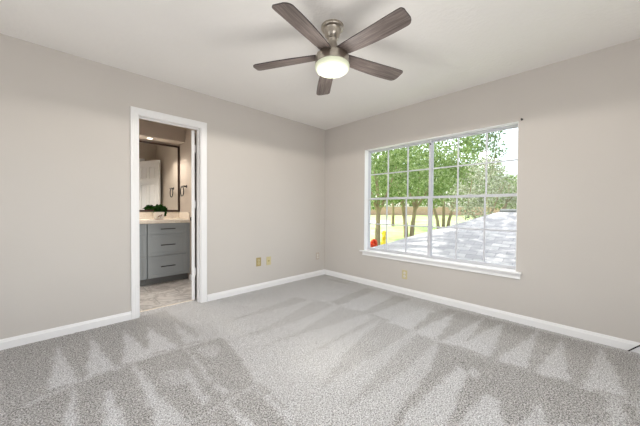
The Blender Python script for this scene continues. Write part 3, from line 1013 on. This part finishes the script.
# brick garden wall behind the lawn
gw = thing('garden_wall', 'low red brick garden wall behind the lawn, seen through the window', 'wall', at(430, 41))
gw.rotation_euler.z = YAW - R(90)
MB().box(-22, 22, 0, 0.3, -0.3, 1.25).build('brickwork', M['brick'], gw)
MB().box(-22, 22, -0.04, 0.34, 1.25, 1.33, 0.01).build('coping', M['concrete'], gw)

# neighbouring low hip roof under the window
RX, RY, RZ = 4.5, -1.58, 1.07
EX, EY, EZ = 1.3, 1.29, -0.127
ex2, yfar = 2 * RX - EX, -9.0
rf = MB().poly([(RX, RY, RZ), (RX, yfar, RZ), (EX, yfar, EZ), (EX, EY, EZ), (ex2, EY, EZ), (ex2, yfar, EZ),
                (EX, yfar, EZ - 0.2), (EX, EY, EZ - 0.2), (ex2, EY, EZ - 0.2), (ex2, yfar, EZ - 0.2)],
               [(0, 1, 2, 3), (0, 3, 4), (0, 4, 5, 1), (2, 6, 7, 3), (3, 7, 8, 4), (4, 8, 9, 5), (6, 9, 8, 7), (1, 5, 9, 6, 2)])
rf = rf.build('roof', M['shingle'])
struct(rf)
rc = MB()
rc.tube([(RX, RY, RZ + 0.01), (RX, yfar, RZ + 0.01)], 0.05, 8)
rc.build('ridge_cap', M['toe'], rf)
struct(MB().box(EX + 0.5, ex2 - 0.5, yfar + 0.4, EY - 0.5, -2.2, EZ - 0.19).build('wall_garage', M['siding']))
# unseen eave over the window, added to keep direct sun out
struct(MB().box(0.16, 0.75, YR, 1.6, 2.5, 2.62).build('trim_7', M['trim']))

def tree(name, label, px, depth, trunks, blobs, n, size, mat, seed, shell=0.35, group=None, lean=0.0, rad=0.16):
    x, y, z = at(px, depth)
    t = thing(name, label, 'tree', (x, y, z), -(R(90) - YAW), group)
    rng = random.Random(seed)
    for (dx, h_, fork) in trunks:
        b = MB()
        b.tube([(dx * 0.35, 0, -0.2), (dx * 0.5, 0, h_ * 0.3), (dx * 0.8, 0.05, h_ * 0.65), (dx, 0.1, h_)], [rad * 1.2, rad, rad * 0.8, rad * 0.6], 8)
        for q in range(fork):
            a = rng.uniform(-1, 1)
            b.tube([(dx * 0.85, 0.05, h_ * 0.7), (dx + a * 0.7, rng.uniform(-0.4, 0.4), h_ * 1.15), (dx + a * 1.5, rng.uniform(-0.9, 0.9), h_ * 1.7)], [rad * 0.6, rad * 0.4, rad * 0.15], 6)
        b.build('trunk', M['bark'], t, True)
    leaves('foliage', blobs, n, size, mat, seed, t, 0.6, shell)
    return t

# mid-distance trees on the lawn
tree('leafy_tree', 'green leafy tree with a single trunk at the left edge of the window view', 377, 15, [(0.1, 2.6, 4)],
     [(0, 0, 3.5, 2.0, 2.0, 1.4), (-1.5, 0.4, 3.1, 1.4, 1.5, 1.2), (1.3, 0.3, 3.7, 1.5, 1.6, 1.5), (0, 0, 5.8, 2.0, 2.0, 1.6)], 3400, 0.22, M['leaf'], 11, rad=0.15)
tree('leafy_tree', 'green leafy tree whose trunk forks low, in the right half of the left window sash', 409, 18, [(-0.45, 2.9, 3), (0.5, 2.7, 3)],
     [(0, 0, 3.8, 2.4, 2.2, 1.6), (-2.0, 0.5, 3.2, 1.5, 1.5, 1.4), (1.9, 0.3, 3.5, 1.6, 1.6, 1.5), (0, 0, 6.4, 2.4, 2.2, 1.8)], 3600, 0.24, M['leaf'], 12, rad=0.15)
tree('leafy_tree', 'green leafy tree with a V of thin trunks just right of the middle window post', 443, 22, [(-0.9, 2.8, 2), (0.1, 2.9, 2), (1.0, 2.8, 2)],
     [(0, 0, 4.0, 2.6, 2.2, 1.7), (-1.8, 0.5, 3.5, 1.6, 1.5, 1.6), (2.0, 0.3, 3.8, 1.8, 1.6, 1.8), (0.2, 0, 6.8, 2.6, 2.2, 2.0)], 3600, 0.27, M['leaf'], 13, rad=0.13)
tree('leafy_tree', 'slim tree between the left pair of trees, its trunk beside the left window muntin', 393, 25, [(0.0, 3.4, 3)],
     [(0, 0, 5.0, 2.2, 2.2, 2.0), (0.4, 0, 7.6, 2.0, 2.0, 2.0)], 2200, 0.28, M['leaf_dark'], 14, rad=0.14)
# pale tree over the roof
tree('pale_tree', 'pale silvery-leaved tree rising behind the grey roof', 484, 11.5, [(0.0, 2.0, 5)],
     [(0, 0, 3.1, 1.0, 1.0, 0.95), (-0.9, 0, 2.7, 0.75, 0.8, 0.7), (0.85, 0, 3.0, 0.75, 0.8, 0.75), (0.1, 0, 3.9, 0.85, 0.8, 0.6), (-0.5, -0.3, 2.1, 0.6, 0.6, 0.5), (1.2, -0.2, 2.3, 0.6, 0.6, 0.5)],
     3400, 0.11, M['leaf_pale'], 15, 0.2, rad=0.08)
tree('sunlit_tree', 'light green tree low behind the right side of the pale tree', 512, 21, [(0.0, 2.2, 2)],
     [(0, 0, 3.0, 2.0, 1.8, 1.5), (1.6, 0, 2.8, 1.6, 1.6, 1.3)], 2200, 0.24, M['leaf'], 16, rad=0.12)
tree('tall_tree', 'tall thin-crowned tree against the white sky in the upper right pane', 488, 27, [(0.0, 5.2, 4)],
     [(0, 0, 7.4, 1.5, 1.5, 1.6), (0.3, 0, 9.6, 1.3, 1.3, 1.5), (-1.6, 0, 8.6, 1.2, 1.4, 1.6), (0.2, 0, 5.2, 1.4, 1.4, 1.2)], 1500, 0.3, M['leaf_dark'], 17, 0.1, rad=0.15)
# backdrop trees beyond the garden wall
far = [(352, 48, 7.0, 5.0), (378, 52, 9.0, 5.5), (402, 47, 8.0, 5.0), (428, 53, 10.0, 5.5), (452, 48, 8.5, 5.0), (472, 54, 8.0, 5.0), (496, 47, 4.6, 3.6), (522, 50, 4.0, 3.6)]
for i, (px, dep, h_, r_) in enumerate(far):
    tree('background_tree', 'tall green tree in the row beyond the brick garden wall', px, dep, [(0.0, h_ * 0.5, 3)],
         [(0, 0, h_ * 0.55, r_, r_ * 0.8, h_ * 0.48), (r_ * 0.3, 0, h_ * 1.05, r_ * 0.8, r_ * 0.7, h_ * 0.45), (-r_ * 0.6, 0, h_ * 0.9, r_ * 0.6, r_ * 0.6, h_ * 0.4)],
         1900, 0.62, M['leaf_dark'] if i % 2 else M['leaf'], 30 + i, 0.3, 'trees beyond the brick wall', rad=0.25)
x, y, z = at(374, 9.5)
t = thing('flowering_shrub', 'red flowering shrub at the lower left corner of the window view', 'shrub', (x, y, z))
leaves('flowers', [(0, 0, 1.08, 0.12, 0.12, 0.17)], 300, 0.07, M['leaf_red'], 51, t, 0.9, 0.4)
leaves('foliage', [(0, 0, 0.5, 0.22, 0.22, 0.46)], 500, 0.1, M['leaf'], 52, t, 0.5, 0.3)
x, y, z = at(384, 13)
t = thing('yellow_shrub', 'slim yellow-leaved shrub on the lawn right of the red flowers', 'shrub', (x, y, z))
leaves('foliage', [(0, 0, 0.45, 0.14, 0.14, 0.4), (0.03, 0, 0.85, 0.12, 0.12, 0.25)], 500, 0.09, M['leaf_yellow'], 53, t, 0.6, 0.3)
MB().tube([(0, 0, -0.1), (0.02, 0, 0.8)], 0.02, 6).build('stem', M['bark'], t, True)

# tree beside the house, left of the window: its shadow dapples the roof
t = thing('garden_tree', 'garden tree beside the house, out of sight left of the window', 'tree', (1.75, 3.7, -1.45))
b = MB()
b.tube([(0, 0, -0.2), (0.1, 0, 3.0), (0.0, -0.2, 5.5), (0.0, -0.6, 7.5)], [0.16, 0.13, 0.1, 0.04], 8)
for (dx, dy, dz) in ((1.0, -1.2, 7.0), (-0.9, -1.0, 7.2), (0.6, -0.6, 8.4), (1.5, -0.3, 7.4), (-0.5, 0.4, 8.2)):
    b.tube([(0.05, -0.1, 5.0), (dx * 0.5, dy * 0.5, (5 + dz) / 2 + 0.3), (dx, dy, dz)], [0.07, 0.05, 0.02], 6)
b.build('trunk', M['bark'], t, True)
leaves('foliage', [(0.9, -1.0, 6.9, 1.2, 0.6, 0.35), (-0.7, -0.9, 7.1, 1.1, 0.7, 0.3), (0.6, -0.6, 8.2, 1.3, 0.6, 0.3), (1.5, -0.2, 7.4, 0.8, 0.6, 0.3), (-0.3, 0.2, 8.0, 1.2, 0.5, 0.3)], 1300, 0.2, M['leaf'], 61, t, 0.6, 0.1)
